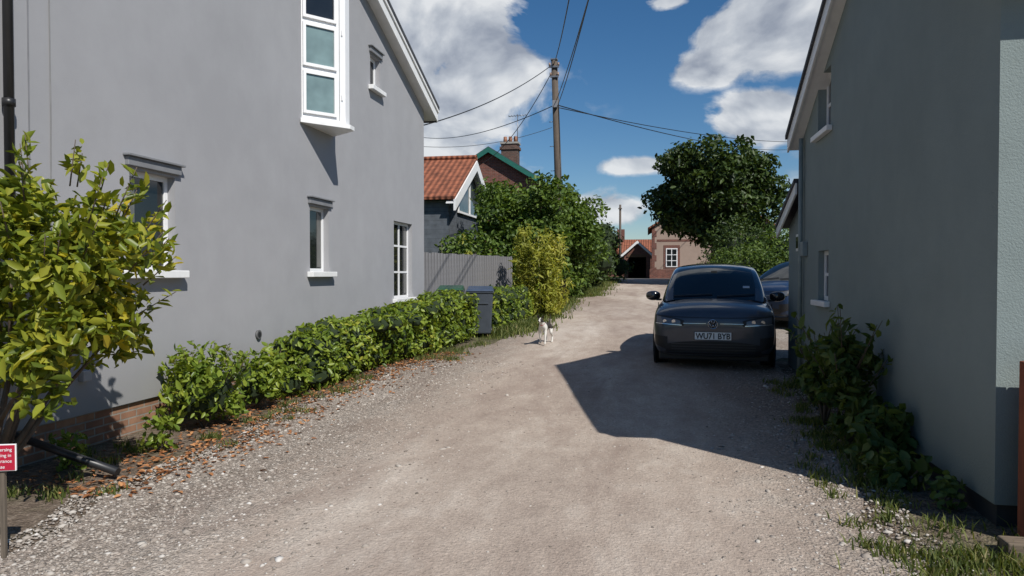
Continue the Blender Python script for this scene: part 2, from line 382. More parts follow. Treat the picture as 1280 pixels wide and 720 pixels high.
# ------------------------------------------------------------ left house
LW=-5.1
house=empty('grey_rendered_house')
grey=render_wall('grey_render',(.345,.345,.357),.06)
e0,sl=5.38,.38; y0,y1=4.15,15.85; yr=(y0+y1)/2; zr=e0+(y1-yr)*sl
V=[]
for x in (-13,LW): V+= [(x,y0,.31),(x,y1,.31),(x,y1,e0),(x,yr,zr),(x,y0,e0)]
body=mesh_obj('walls',V,[(0,1,2,3,4)[::1],(9,8,7,6,5),(0,5,6,1),(1,6,7,2),(2,7,8,3),(3,8,9,4),(4,9,5,0)],grey,house)
def fixn(o):
    bm=bmesh.new(); bm.from_mesh(o.data); bmesh.ops.recalc_face_normals(bm,faces=bm.faces); bm.to_mesh(o.data); bm.free()
fixn(body)
wins=[(6.3,7.0,1.64,2.66),(10.17,10.83,1.64,2.66),(13.85,15.0,1.1,2.7),(12.62,13.1,5.12,5.72)]
boolcut(body,[(LW-.16,LW+.5,a,b_,c,d) for a,b_,c,d in wins])
bm_=brick('plinth_brick','X',(.36,.2,.12),(.25,.12,.075),(.3,.27,.23))
box('brick_plinth',-13,LW-.035,y0+.03,y1-.03,-.4,.305,bm_,house)
def window(par,xw,sgn,a,b_,c,d,name,mull=0,trans=None,gl=glass,fw=.055,rec=.09):
    """window in a wall whose outside faces sgn*X"""
    xo=xw-sgn*rec; xi=xo-sgn*.05
    box(name+'_jamb_a',xi,xo,a,a+fw,c,d,upvc,par,.004); box(name+'_jamb_b',xi,xo,b_-fw,b_,c,d,upvc,par,.004)
    box(name+'_head',xi,xo-sgn*.002,a+fw,b_-fw,d-fw,d,upvc,par); box(name+'_foot',xi,xo-sgn*.002,a+fw,b_-fw,c,c+fw,upvc,par)
    for i in range(mull):
        y=a+(b_-a)*(i+1)/(mull+1); box(f'{name}_mullion_{i}',xi,xo-sgn*.004,y-.028,y+.028,c+fw,d-fw,upvc,par)
    for i,tz in enumerate(trans or []):
        box(f'{name}_transom_{i}',xi,xo-sgn*.006,a+fw,b_-fw,tz-.02,tz+.02,upvc,par)
    box(name+'_glass',xi+sgn*.012,xi+sgn*.03,a+fw*.6,b_-fw*.6,c+fw*.6,d-fw*.6,gl,par)
def hood(par,xw,sgn,a,b_,z,name):
    box(name+'_hood',xw-sgn*.02,xw+sgn*.045,a-.06,b_+.06,z+.03,z+.12,lead,par,.006)
    box(name+'_hood_cap',xw-sgn*.02,xw+sgn*.075,a-.09,b_+.09,z+.122,z+.145,lead,par,.004)
def sill(par,xw,sgn,a,b_,z,name,t=.075,pr=.1):
    box(name+'_sill',xw-sgn*.155,xw+sgn*pr,a-.0,b_+.0,z-t,z-.001,white,par,.006)
    box(name+'_sill_nose',xw+sgn*.002,xw+sgn*(pr+.003),a-.1,b_+.1,z-t-.004,z+.003,white,par,.008)
for i,(a,b_,c,d) in enumerate(wins):
    nm=f'window_{i+1}'
    window(house,LW,1,a,b_,c,d,nm,mull=1 if i==2 else 0,trans=[1.65,2.2] if i==2 else None)
    if i!=2: hood(house,LW,1,a,b_,d,nm)
    sill(house,LW,1,a,b_,c,nm)
for i,(ya,yb,za,zb) in enumerate([(6.36,6.5,1.72,2.6),(10.62,10.77,1.72,2.6),(14.75,14.92,1.2,2.62)]):
    box(f'curtain_{i}',LW-.1095,LW-.106,ya,yb,za,zb,curtain,house)
# oriel
A=Vector((LW,9.93)); B=Vector((LW+.46,10.47)); C=Vector((LW+.46,10.62)); D=Vector((LW,10.95))
zo0,zo1=3.93,6.75
def plan(name,pts,z0,z1,mat,par):
    n=len(pts); V=[(p[0],p[1],z0) for p in pts]+[(p[0],p[1],z1) for p in pts]
    Fc=[tuple(range(n))[::-1],tuple(range(n,2*n))]+[(i,(i+1)%n,n+(i+1)%n,n+i) for i in range(n)]
    o=mesh_obj(name,V,Fc,mat,par); fixn(o); return o
plan('oriel_body',[A,B,C,D,(LW-.03,D.y),(LW-.03,A.y)],zo0,zo1,upvc,house)
dirA=(B-A).normalized(); nA=Vector((dirA.y,-dirA.x))
def ofs(p,k): return Vector(p)+nA*k
plan('oriel_sill',[A+Vector((0,-.06))+nA*.03,B+nA*.06+dirA*.05,C+Vector((.07,.03)),D+Vector((0,.08)),(LW-.02,D.y),(LW-.02,A.y-.02)],zo0-.06,zo0+.002,white,house)
def on_face(name,u0,u1,z0,z1,k0,k1,mat):
    p0=A+dirA*u0; p1=A+dirA*u1
    return plan(name,[ofs(p0,k0),ofs(p0,k1),ofs(p1,k1),ofs(p1,k0)],z0,z1,mat,house)
ln=(B-A).length; u0,u1=.06,ln*.72
panes=[(4.07,4.62),(4.78,5.34),(5.5,6.1),(6.25,6.6)]
for i,(za,zb) in enumerate(panes):
    on_face(f'oriel_pane_{i}',u0,u1,za,zb,.002,.008,blind if i!=2 else glass)
    for nm,(ua,ub,a,b_) in {'l':(u0-.045,u0,za-.045,zb+.045),'r':(u1,u1+.045,za-.045,zb+.045),'b':(u0,u1,za-.045,za),'t':(u0,u1,zb,zb+.045)}.items():
        on_face(f'oriel_frame_{i}{nm}',ua,ub,a,b_,.001,.035,upvc)
on_face('oriel_groove',ln*.85,ln*.865,zo0+.05,zo1-.05,.0005,.003,simple('shadow_gap',(.3,.3,.3)))
for z in (4.3,5.3): on_face(f'hinge_{z}',ln*.9,ln*.93,z,z+.08,.001,.02,upvc)
# roof
XO=LW+.22
for s,(ya) in ((1,y1),(-1,y0)):
    ye=ya+s*.4; ze=e0-.4*sl
    slope_y('roof_slope',-13.2,XO+.04,(yr,zr+.24),(ye,ze+.24),.08,slate,house)
    slope_y('bargeboard',XO-.03,XO,(yr,zr-.03),(ye,ze-.03),.25,white,house)
    slope_y('soffit',LW-.1,XO-.032,(yr,zr+.0),(ye,ze+.0),.03,white,house)
    slope_y('rafters',-13.1,LW-.102,(yr,zr+.005),(ye,ze+.005),.23,white,house)
    slope_y('verge_trim',XO+.002,XO+.03,(yr,zr+.17),(ye,ze+.17),.066,white,house)
box('gutter_end',LW-1.5,XO-.05,y1+.42,y1+.53,e0-.17,e0-.05,black,house,.01)
cyl('downpipe',(LW+.06,4.88,1.9),(LW+.06,4.88,8),.036,black,house); 
for z in (2.95,5.2): cyl('pipe_bracket',(LW+.06,4.88,z),(LW+.06,4.88,z+.06),.048,black,house)
tube('cable',[(LW+.012,5.33,2.0),(LW+.012,5.34,3.0),(LW+.012,5.335,5)],.005,simple('cable_grey',(.2,.2,.2)),house)
box('wall_shade_line',LW-.01,LW+.004,5.12,5.135,.35,6,simple('shade_line_grey',(.22,.22,.23)),house)  # vertical line of shading on the wall, put in as a darker grey strip
cyl('wall_vent',(LW-.01,8.66,.8),(LW+.03,8.66,.8),.06,simple('vent_grey',(.1,.1,.1)),house,seg=20)
cyl('wall_vent_core',(LW+.03,8.66,.8),(LW+.033,8.66,.8),.038,darkgap,house)
box('meter_box',LW,LW+.06,5.62,5.72,.62,.72,simple('grey_box',(.35,.35,.36)),house,.008)
cyl('waste_pipe',(LW+.03,4.9,.3),(-4.08,4.88,.05),.032,black,house)

# ------------------------------------------------------------ right house
RW=2.15
rh=empty('pale_green_rendered_house')
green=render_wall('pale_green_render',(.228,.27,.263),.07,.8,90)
y0,y1=4.95,10.7; yr=7.82; sl=.51; e0=3.52; zr=e0+(y1-yr)*sl
V=[]
for x in (RW,10): V+= [(x,y0,.15),(x,y1,.15),(x,y1,e0),(x,yr,zr),(x,y0,e0)]
body=mesh_obj('walls',V,[(0,1,2,3,4),(9,8,7,6,5),(0,5,6,1),(1,6,7,2),(2,7,8,3),(3,8,9,4),(4,9,5,0)],green,rh); fixn(body)
rw=[(9.15,9.8,3.38,4.12),(9.2,9.72,1.27,1.9)]
boolcut(body,[(RW-.5,RW+.16,a,b_,c,d) for a,b_,c,d in rw])
for i,(a,b_,c,d) in enumerate(rw):
    window(rh,RW,-1,a,b_,c,d,f'window_{i+1}',mull=0,trans=[1.6] if i else [3.75],rec=.07 if i else .1); sill(rh,RW,-1,a,b_,c,f'window_{i+1}',.06,.07)
box('black_plinth',RW+.03,9.9,y0+.04,y1-.02,-.3,.148,simple('bitumen',(.03,.03,.03),.8),rh)
XO=RW-.17
for s,ya in ((1,y1),(-1,y0)):
    ye=ya+s*.24; ze=e0-.24*sl
    slope_y('roof_slope',XO-.03,10.2,(yr,zr+.16),(ye,ze+.16),.06,slate,rh)
    slope_y('bargeboard',XO,XO+.025,(yr,zr-.03),(ye,ze-.03),.188,white,rh)
    slope_y('soffit',XO+.027,RW+.05,(yr,zr+.0),(ye,ze+.0),.03,white,rh)
    slope_y('rafters',RW+.052,10,(yr,zr+.003),(ye,ze+.003),.155,white,rh)
cyl('soil_pipe',(RW-.05,10.58,.2),(RW-.05,10.58,3.5),.03,simple('pipe_grey',(.22,.26,.25)),rh)
box('alarm_box',RW-.07,RW,10.35,10.5,1.85,2.05,simple('box_grey',(.22,.26,.26)),rh,.01)
box('leanto_wall',RW+.06,6,y1+.003,12.0,-.2,2.35,green,rh)
mesh_obj('leanto_gable',[(RW+.06,10.703,2.352),(RW+.06,12.0,2.352),(RW+.06,10.703,2.8),(6,10.703,2.352),(6,12.0,2.352),(6,10.703,2.8)],[(0,1,2),(3,5,4),(0,3,4,1),(1,4,5,2),(0,2,5,3)],green,rh)
slope_y('leanto_roof',RW-.12,6.2,(10.705,2.9),(12.2,2.35),.06,slate,rh)
slope_y('leanto_barge',RW-.1,RW-.075,(10.705,2.74),(12.2,2.19),.157,white,rh)
box('leanto_window_frame',RW+.04,RW+.075,10.95,11.35,1.95,2.2,upvc,rh); box('leanto_window_glass',RW+.03,RW+.038,11.0,11.3,1.99,2.16,glass,rh)

rf=empty('red_timber_fence'); cedar=wood('cedar_stain',(.26,.07,.03))
box('post',2.2,2.3,4.68,4.78,0,1.08,cedar,rf,.006)
for i in range(8):
    x=2.31+i*.13; box(f'board_{i}',x,x+.12,4.7,4.725,.08,1.22+.0*i,cedar,rf,.004)
box('rail',2.3,3.4,4.727,4.77,.3,.38,cedar,rf); box('rail_top',2.3,3.4,4.727,4.77,.85,.93,cedar,rf)
sl_=empty('timber_sleeper'); box('beam',2.02,3.6,4.48,4.62,-.05,.07,wood('old_timber',(.17,.13,.09),(2,30,30)),sl_,.01)

# ------------------------------------------------------------ fence (grey boards)
gf=empty('grey_board_fence'); gw=wood('weathered_board',(.2,.195,.2))
p0=Vector((-5.25,15.95,0)); p1=Vector((-3.9,20.5,0)); L=(p1-p0).length; ang=math.atan2(p1.y-p0.y,p1.x-p0.x)
nb=int(L/.125)
for i in range(nb):
    c=p0+(p1-p0)*((i+.5)/nb); z=gz(c.x,c.y)
    o=box(f'board_{i}',-.055,.055,-.011,.011,0,2.1-z+random.uniform(-.012,.012),gw,gf,.003); o.location=(c.x,c.y,z+.02); o.rotation_euler=(0,0,ang+random.uniform(-.04,.04))
for zz in (.7,1.7):
    o=box('rail',0,L,.015,.05,0,.08,gw,gf); o.location=(p0.x,p0.y,zz); o.rotation_euler=(0,0,ang)

# ------------------------------------------------------------ barn with pantiles
bh=empty('weatherboarded_outbuilding'); wb=weatherboard('grey_weatherboard',(.12,.135,.155)); pant=tiles('clay_pantiles',(.30,.10,.05))
bx=-7; a,b_=24.6,30.4; ym=(a+b_)/2; ez,az=4.25,5.9
V=[]
for x in (-16,bx): V+= [(x,a,0),(x,b_,0),(x,b_,ez),(x,ym,az),(x,a,ez)]
o=mesh_obj('walls',V,[(0,1,2,3,4),(9,8,7,6,5),(0,5,6,1),(1,6,7,2),(2,7,8,3),(3,8,9,4),(4,9,5,0)],wb,bh); fixn(o)
s_=(az-ez)/(ym-a)
for s,ya in ((-1,a),(1,b_)):
    ye=ya+s*.35; ze=ez-.35*s_
    slope_y('roof',-16.3,bx+.32,(ym,az+.2),(ye,ze+.2),.1,pant,bh)
    slope_y('bargeboard',bx+.28,bx+.36,(ym,az-.2),(ye,ze-.2),.398,white,bh)
    slope_y('soffit',bx+.002,bx+.278,(ym,az+.05),(ye,ze+.05),.04,white,bh)
tube('ridge_tiles',[(-16.3,ym,az+.33),(bx+.34,ym,az+.33)],.1,pant,bh)
mesh_obj('gable_glass',[(bx+.03,a+1.2,4.0),(bx+.03,b_-1.2,4.0),(bx+.03,b_-1.2,4.6),(bx+.03,ym,5.35),(bx+.03,a+1.2,4.6)],[(0,1,2,3,4)],glass_mat('gable_glazing',(.08,.1,.1)),bh)
for y in (a+1.2,ym,b_-1.2): box('mullion',bx+.032,bx+.07,y-.05,y+.05,3.98,4.6 if y!=ym else 5.3,white,bh)
box('cill',bx+.032,bx+.1,a+1.1,b_-1.1,3.9,3.98,white,bh)

# ------------------------------------------------------------ brick house with green barge
kh=empty('red_brick_house'); rb=brick('red_brick_y','Y',(.22,.075,.05),(.14,.05,.035),(.2,.16,.14)); gp=simple('green_paint',(.015,.12,.09),.5)
c=at(612,190,36); hw=2.3; yk=c.y; ap=c.z; ev=ap-hw*.62
V=[]
for y in (yk,yk+8): V+=[(c.x-hw,y,0),(c.x+hw,y,0),(c.x+hw,y,ev),(c.x,y,ap),(c.x-hw,y,ev)]
o=mesh_obj('walls',V,[(0,1,2,3,4),(9,8,7,6,5),(0,5,6,1),(1,6,7,2),(2,7,8,3),(3,8,9,4),(4,9,5,0)],rb,kh); fixn(o)
for s in (-1,1):
    slope_x('roof',yk-.3,yk+8.2,(c.x,ap+.12),(c.x+s*(hw+.35),ev-.35*.62+.12),.1,slate,kh)
    slope_x('green_bargeboard',yk-.34,yk-.302,(c.x,ap-.08),(c.x+s*(hw+.35),ev-.35*.62-.08),.26,gp,kh)
q=at(638,178,38.5); dk_br=brick('chimney_brick','Y',(.14,.07,.05),(.08,.045,.035),(.16,.14,.12))
box('chimney_stack',q.x-.45,q.x+.45,q.y-.3,q.y+.3,5.5,q.z-.15,dk_br,kh); box('chimney_cap',q.x-.52,q.x+.52,q.y-.37,q.y+.37,q.z-.45,q.z-.3,dk_br,kh)
box('chimney_cap_top',q.x-.5,q.x+.5,q.y-.35,q.y+.35,q.z-.15,q.z-.05,simple('cement',(.3,.28,.25)),kh)
for k_ in (-.28,.0,.28): cyl('chimney_pot',(q.x+k_,q.y,q.z-.05),(q.x+k_,q.y,q.z+.28),.11,simple('terracotta',(.25,.11,.06)),kh,.09)
metal=simple('aerial_metal',(.25,.25,.26),.4,.7)
cyl('tv_aerial_mast',(q.x+.45,q.y-.3,q.z-.3),(q.x+.45,q.y-.3,q.z+1.4),.02,metal,kh)
cyl('tv_aerial_boom',(q.x-.05,q.y-.3,q.z+1.3),(q.x+.95,q.y-.3,q.z+1.35),.015,metal,kh)
for i in range(7): cyl('tv_aerial_rod',(q.x+i*.15,q.y-.55,q.z+1.32),(q.x+i*.15,q.y-.05,q.z+1.32),.01,metal,kh)

# ------------------------------------------------------------ distant cottage
dc=empty('rendered_cottage'); pk=render_wall('pinkish_render',(.36,.27,.22),.12)
yc=50
def X_at(px,Y):
    r=(px-640)/F; d=Y/(SY*r+CY); return d*(r*CY-SY)
def Z_at(px,py,Y):
    r=(px-640)/F; d=Y/(SY*r+CY); return CAMZ-(py-343)/F*d
xl=X_at(815,yc); xr=xl+8; 
zev=Z_at(815,284,yc); zb=1.25
V=[]
for y in (yc,yc+7): V+=[(xl,y,zb),(xr,y,zb),(xr,y,zev),((xl+xr)/2,y,zev+2.4),(xl,y,zev)]
o=mesh_obj('walls',V,[(0,1,2,3,4),(9,8,7,6,5),(0,5,6,1),(1,6,7,2),(2,7,8,3),(3,8,9,4),(4,9,5,0)],pk,dc); fixn(o)
for s in (-1,1): slope_x('roof',yc-.25,yc+7.2,((xl+xr)/2,zev+2.42),((xl+xr)/2+s*4.3,zev-.17),.12,pant,dc)
wx0,wx1=X_at(833,yc),X_at(846,yc); wz0,wz1=Z_at(840,333,yc),Z_at(840,311,yc)
for i in range(9):
    w=.3 if i%2 else .18
    box('brick_quoin',xl-.01,xl+w,yc-.02,yc+.1,zb+i*.42,zb+i*.42+.41,rb,dc)
box('window_surround',wx0-.2,wx1+.2,yc-.02,yc+.02,wz0-.15,wz1+.25,rb,dc)
box('window_frame',wx0-.04,wx1+.04,yc-.05,yc-.022,wz0-.04,wz1+.04,upvc,dc)
for i in range(2):
    for j in range(3):
        w=(wx1-wx0)/2;h=(wz1-wz0)/3
        box('pane',wx0+i*w+.03,wx0+(i+1)*w-.03,yc-.06,yc-.052,wz0+j*h+.03,wz0+(j+1)*h-.03,glass,dc)
box('string_course',xl+.32,xr,yc-.015,yc+.02,zb+2.6,zb+2.75,rb,dc)
gw_=empty('low_garden_wall'); box('wall',X_at(812,yc-1),xr+4,yc-1.1,yc-.9,1.2,1.95,rb,gw_); 
cs=empty('cart_shed'); ys_=52; xa,xb=X_at(780,ys_),X_at(813,ys_); za=Z_at(796,318,ys_); zp=Z_at(796,303,ys_); xm=(xa+xb)/2
box('left_pier',xa,xa+.3,ys_,ys_+4,1.2,za,rb,cs); box('right_pier',xb-.3,xb,ys_,ys_+4,1.2,za,rb,cs); box('back',xa+.31,xb-.31,ys_+3.5,ys_+4,1.2,za,darkgap,cs)
mesh_obj('gable',[(xa,ys_-.01,za),(xb,ys_-.01,za),(xm,ys_-.01,zp),(xa,ys_+.1,za),(xb,ys_+.1,za),(xm,ys_+.1,zp)],[(0,1,2),(3,5,4),(0,3,4,1),(1,4,5,2),(0,2,5,3)],rb,cs)
for s in (-1,1):
    slope_x('roof',ys_-.2,ys_+5,(xm,zp+.05),(xm+s*(xb-xa)*.62,za-.12),.1,pant,cs)
    slope_x('barge',ys_-.25,ys_-.202,(xm,zp-.08),(xm+s*(xb-xa)*.62,za-.25),.2,white,cs)
box('timber_beam',xa+.3,xb-.3,ys_-.02,ys_+.1,za-.2,za-.003,wood('brown_wood',(.16,.09,.05)),cs)
fh=empty('tiled_roof_house'); yf=66; x0_,x1_=X_at(760,yf),X_at(830,yf); zf=Z_at(790,299,yf)
box('walls',x0_,x1_,yf,yf+6,1.2,zf-1.3,rb,fh); 
slope_y('roof_front',x0_-.2,x1_+.2,(yf-.3,zf-1.35),(yf+3,zf),.12,pant,fh); slope_y('roof_back',x0_-.2,x1_+.2,(yf+3,zf),(yf+6.3,zf-1.35),.12,pant,fh)
xc=X_at(776,yf+3); box('chimney',xc-.35,xc+.35,yf+2.6,yf+3.3,zf-.5,Z_at(776,287,yf+3),rb,fh)

# ------------------------------------------------------------ poles and wires
up=empty('utility_pole'); pw=wood('creosote_pole',(.11,.085,.065),(20,20,1))
pt=at(692.5,77,25.5); pb=at(703,400,25.5); pb.z=gz(pb.x,pb.y)-.1
dirp=(pt-pb)
cyl('pole',pb,pt,.15,pw,up,.11,20)
box('pole_cap',pt.x-.12,pt.x+.12,pt.y-.12,pt.y+.12,pt.z,pt.z+.04,metal,up)
for k_,w in ((.97,.35),(.93,.3)):
    c=pb+dirp*k_; box('bracket',c.x-w/2,c.x+w/2,c.y-.16,c.y-.1,c.z-.03,c.z+.03,metal,up)
    for s in (-1,1): cyl('insulator',(c.x+s*w*.45,c.y-.13,c.z+.03),(c.x+s*w*.45,c.y-.13,c.z+.14),.035,simple('ceramic',(.3,.2,.15),.2),up)
c=pb+dirp*.82; box('junction_box',c.x-.09,c.x+.09,c.y-.24,c.y-.12,c.z-.15,c.z+.1,simple('grey_metal',(.2,.2,.21),.5),up,.01)
cyl('pole_cable',pb+Vector((.13,-.09,0)),pb+dirp*.82+Vector((.11,-.08,0)),.02,black,up,seg=8)
for k_ in (.35,.45,.55,.65,.75): 
    c=pb+dirp*k_; cyl('step_iron',c+Vector((-.13,0,0)),c+Vector((-.26,0,0)),.012,metal,up,seg=6)
wr=empty('overhead_wires'); wm=simple('wire_black',(.015,.015,.016),.5)
def wire(a,b_,sag,r=.014):
    a,b_=Vector(a),Vector(b_); pts=[]
    for i in range(25):
        t_=i/24; p=a.lerp(b_,t_); p.z-=sag*4*t_*(1-t_); pts.append(p)
    tube('wire',pts,r,wm,wr)
T=pt
wire(T+Vector((0,0,-.1)),(LW-.2,16.0,5.05),.25)
wire(T+Vector((0,0,-.25)),at(604,204,34.5),.5)
wire(T+Vector((0,0,-.1)),at(722,-60,12),.2)
wire(pb+dirp*.83,at(752,-60,11),.15,.012); wire(pb+dirp*.8,at(748,-50,10.5),.2,.012)
wire(pb+dirp*.82,at(1000,186,75),.7,.02); wire(pb+dirp*.81,at(1040,175,60),.6,.016)
wire(at(500,181,60),at(690,160,62),.8,.02); wire(at(500,165,50),pb+dirp*.82,.8,.016)
up2=empty('utility_pole'); q=at(775,256,62); cyl('pole',(q.x,q.y,1),q,.12,pw,up2,.09); box('bracket',q.x-.16,q.x+.16,q.y-.16,q.y-.1,q.z-.4,q.z-.3,pw,up2)

# ------------------------------------------------------------ vegetation
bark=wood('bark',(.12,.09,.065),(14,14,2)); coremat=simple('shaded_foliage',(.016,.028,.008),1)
def stems(par,base,tips,r0,r1,mat=bark):
    for i,t_ in enumerate(tips):
        b0=Vector(base)+Vector((random.uniform(-.3,.3)*r0*3,random.uniform(-.3,.3)*r0*3,0)); t_=Vector(t_)
        m_=b0.lerp(t_,.5)+Vector((random.uniform(-.1,.1),random.uniform(-.1,.1),.05))*((t_-b0).length*.6)
        cyl(f'branch_{i}',b0,m_,r0,mat,par,(r0+r1)/2,8); cyl(f'twig_{i}',m_,t_,(r0+r1)/2,mat,par,r1,8)
sh=empty('evergreen_shrub')
f_shrub=foliage('shrub_leaves',(.065,.1,.016),(.2,.25,.03),(.38,.38,.045),.42,.38,(.6,.48,.05),.84)
bl=[(-4.35,4.35,1.6,.6,.55,.6)]+crown_blobs((-4.2,4.35,1.48),(.9,.75,1.02),38,.22,3)
stems(sh,(-4.72,4.35,0),[b[:3] for b in bl[1:14]],.028,.007)
P,O=blob_pts(bl,4300,.3,.2); k=P[:,0]>LW+.06; leaves('leaves',P[k],O[k],.115,.046,f_shrub,sh,.75)
g=np.random.default_rng(44); st_=[];dr_=[]
for i in range(46):
    d=g.normal(size=3); d/=np.linalg.norm(d); d[2]=abs(d[2])*.9+.1 if i%3 else d[2]
    st_.append((-4.2+d[0]*.7,4.35+d[1]*.6,1.48+d[2]*.85)); dr_.append((d[0]*.8,d[1]*.6,d[2]+.6))
k=[i for i in range(46) if st_[i][0]>LW+.25]; sprigs([st_[i] for i in k],[dr_[i] for i in k],.28,11,f_shrub,sh,.11,.042,bark)
f_bush=foliage('bush_leaves',(.06,.11,.016),(.18,.255,.035),(.29,.355,.05),.4,.38,(.44,.44,.07))
def bush(name,x,y,r,h,n,L,W,mat,seed,core=True,nb=14,sub=.4,spread=.7,axis_out=.35):
    e=empty(name); z=gz(x,y)
    bl=crown_blobs((x,y,z+h*.52),(r*.8,r*.8,h*.42),nb,r*sub,seed)
    if core: cores('light_block_core',[(x,y,z+h*.45,r*.75,r*.75,h*.42)],coremat,e,.8)
    stems(e,(x,y,z),[b[:3] for b in bl[:6]],.015,.005)
    P,O=blob_pts(bl,n,.3,.2); k=(P[:,2]>z+.01)&(P[:,0]>LW+.03)&((P[:,0]<RW-.02)|(P[:,1]>11)); leaves('leaves',P[k],O[k],L,W,mat,e,spread,axis_out=axis_out); return e
def shoots(e,x,y,r,h,n,mat,L,W,seed):
    g=np.random.default_rng(seed); z=gz(x,y); S=[];Dd=[]
    for i in range(n):
        a=g.random()*6.28; q=g.random()**.5*r*.8; S.append((x+math.cos(a)*q,y+math.sin(a)*q,z+h*(.55+.3*g.random()))); Dd.append((math.cos(a)*.6,math.sin(a)*.6,1.0))
    sprigs(S,Dd,h*.35,9,mat,e,L,W,bark)
e=bush('laurel_bush',-4.6,6.75,.5,.78,1300,.09,.042,f_bush,1); shoots(e,-4.6,6.75,.5,.78,18,f_bush,.09,.04,1)
e=bush('laurel_bush',-4.55,7.7,.4,.68,800,.085,.04,f_bush,2); shoots(e,-4.55,7.7,.4,.68,14,f_bush,.085,.04,2)
e=bush('laurel_bush',-4.5,8.35,.33,.45,500,.085,.04,f_bush,22); shoots(e,-4.5,8.35,.35,.5,8,f_bush,.085,.04,3)
bush('leafy_weed',-4.35,5.75,.22,.36,160,.075,.04,f_bush,12,False)
bush('leafy_weed',-4.75,5.1,.2,.3,120,.07,.035,f_bush,14,False)
def hedge(name,pts,half,h0,h1,n,L,W,mat,seed,sh_n=0):
    e=empty(name); g=np.random.default_rng(seed); bl=[]; pts=[Vector((p[0],p[1],0)) for p in pts]; S=[];Dd=[]
    seg=[(pts[i+1]-pts[i]).length for i in range(len(pts)-1)]; tot=sum(seg); m_=int(tot/.27)
    for i in range(m_+1):
        s=tot*i/m_; tt=s; k=0
        while k<len(seg)-1 and tt>seg[k]: tt-=seg[k]; k+=1
        p=pts[k].lerp(pts[k+1],min(1,tt/seg[k])); z=gz(p.x,p.y); h=h0+(h1-h0)*i/m_
        h*=1+.045*g.normal()
        for lv,hz in ((.26,.28),(.5,.28),(.74,.27)):
            bl.append((p.x+g.normal()*.04,p.y,z+h*lv,half*(1+.07*g.normal()),.34,h*hz))
        for _ in range(2):
            bl.append((p.x+g.normal()*half*.5,p.y+g.normal()*.1,z+h*(.82+.06*g.random()),.2,.2,.15))
        for _ in range(sh_n):
            S.append((p.x+g.normal()*half*.5,p.y+g.normal()*.15,z+h*(.8+.1*g.random()))); Dd.append((g.normal()*.4+.2,g.normal()*.4,1))
    cores('light_block_core',bl,coremat,e,.78)
    if S: sprigs(S,Dd,h0*.2,8,mat,e,L,W)
    P,O=blob_pts(bl,n,.1,.08); k=P[:,2]>zg(P[:,1])+.02; leaves('leaves',P[k],O[k],L,W,mat,e,.6); return e
hedge('laurel_hedge',[(-4.62,8.95),(-4.4,11),(-3.85,14.2)],.5,.76,1.0,18000,.09,.044,f_bush,4,2)
hedge('laurel_hedge',[(-3.75,15.5),(-3.35,18.2)],.42,.88,.92,5000,.09,.044,f_bush,5,2)
f_bam=foliage('bamboo_leaves',(.16,.19,.03),(.32,.34,.05),(.45,.44,.09),.45,.5,(.5,.46,.14))
e=empty('bamboo_clump'); x,y=-2.8,19.2; z=gz(x,y)
bl=[]
g=np.random.default_rng(8); cane=simple('cane',(.25,.24,.08))
for i in range(28):
    a=g.random()*6.28; r=g.random()**.5*.7; h=1.3+g.random()*1.05
    tx,ty=x+math.cos(a)*r,y+math.sin(a)*r
    cyl('cane',(x+math.cos(a)*r*.5,y+math.sin(a)*r*.5,z),(tx,ty,z+h),.012,cane,e,.006,6)
    for lv in (.15,.3,.5,.7,.88,1.0): bl.append((tx+g.normal()*.06,ty+g.normal()*.06,z+h*lv,.22,.22,.22))
P,O=blob_pts(bl,5600,.35,.2); leaves('leaves',P,O,.16,.04,f_bam,e,.9)
bush('yellow_shrub',-5.5,19.3,.9,2.75,2200,.13,.038,f_bam,31,False,22,.4)
f_tree=foliage('tree_leaves',(.035,.065,.013),(.09,.15,.026),(.155,.225,.04),.35,.5)
f_dark=foliage('dark_tree_leaves',(.014,.028,.008),(.04,.068,.015),(.075,.115,.024),.27,.5)
f_lime=foliage('lime_leaves',(.035,.065,.012),(.08,.13,.024),(.13,.185,.033),.3,.5)
def tree(name,x,y,zc,r,rz,nb,sub,n,L,mat,seed,trunk=.2,extra=None,inner=.3,lump=.2):
    e=empty(name); z=gz(x,y)
    bl=crown_blobs((x,y,zc),(r,r,rz),nb,sub,seed)+(extra or [])
    cyl('trunk',(x,y,z-.2),(x,y,zc-rz*.35),trunk,bark,e,trunk*.65,12)
    for i,b in enumerate(bl[:18]):
        cyl(f'limb_{i}',(x,y,z+(zc-z)*(.4+.03*i)),b[:3],trunk*.4,bark,e,trunk*.08,8)
    P,O=blob_pts(bl,n,inner,lump); k=P[:,2]>zg(P[:,1])+.05
    leaves('crown',P[k],O[k],L,L*.5,mat,e,.8); return e
tree('sycamore_tree',-4.3,24.6,3.15,1.85,2.45,46,.6,14500,.18,f_tree,5,.14,extra=[(-4.2,24.6,2.8,1.3,1.3,1.7)])
tree('hawthorn_tree',-3.1,27.0,2.95,1.6,2.4,36,.58,10000,.17,f_tree,9,.1,extra=[(-3.1,27,2.5,1,1,1.6)])
tree('hawthorn_tree',-5.6,22.3,1.9,1.0,1.6,16,.5,3600,.15,f_tree,10,.08)
e=empty('tall_hedge'); bl=[]
g=np.random.default_rng(3)
for i in range(60):
    t_=g.random(); y=29+t_*15; bl.append((-3.8+1.1*t_+g.normal()*.45,y,zg(y)+.5+g.random()*(2.1+.5*t_),.8,.9,.75))
cores('light_block_core',bl,coremat,e,.7); P,O=blob_pts(bl,11000,.2,.2); leaves('leaves',P,O,.18,.1,f_dark,e,.7)
bush('ivy_bank',-2.9,27.5,.9,1.3,2600,.13,.07,f_lime,51)
bush('ivy_bank',-3.1,31.5,1.0,1.6,2600,.15,.08,f_lime,52)
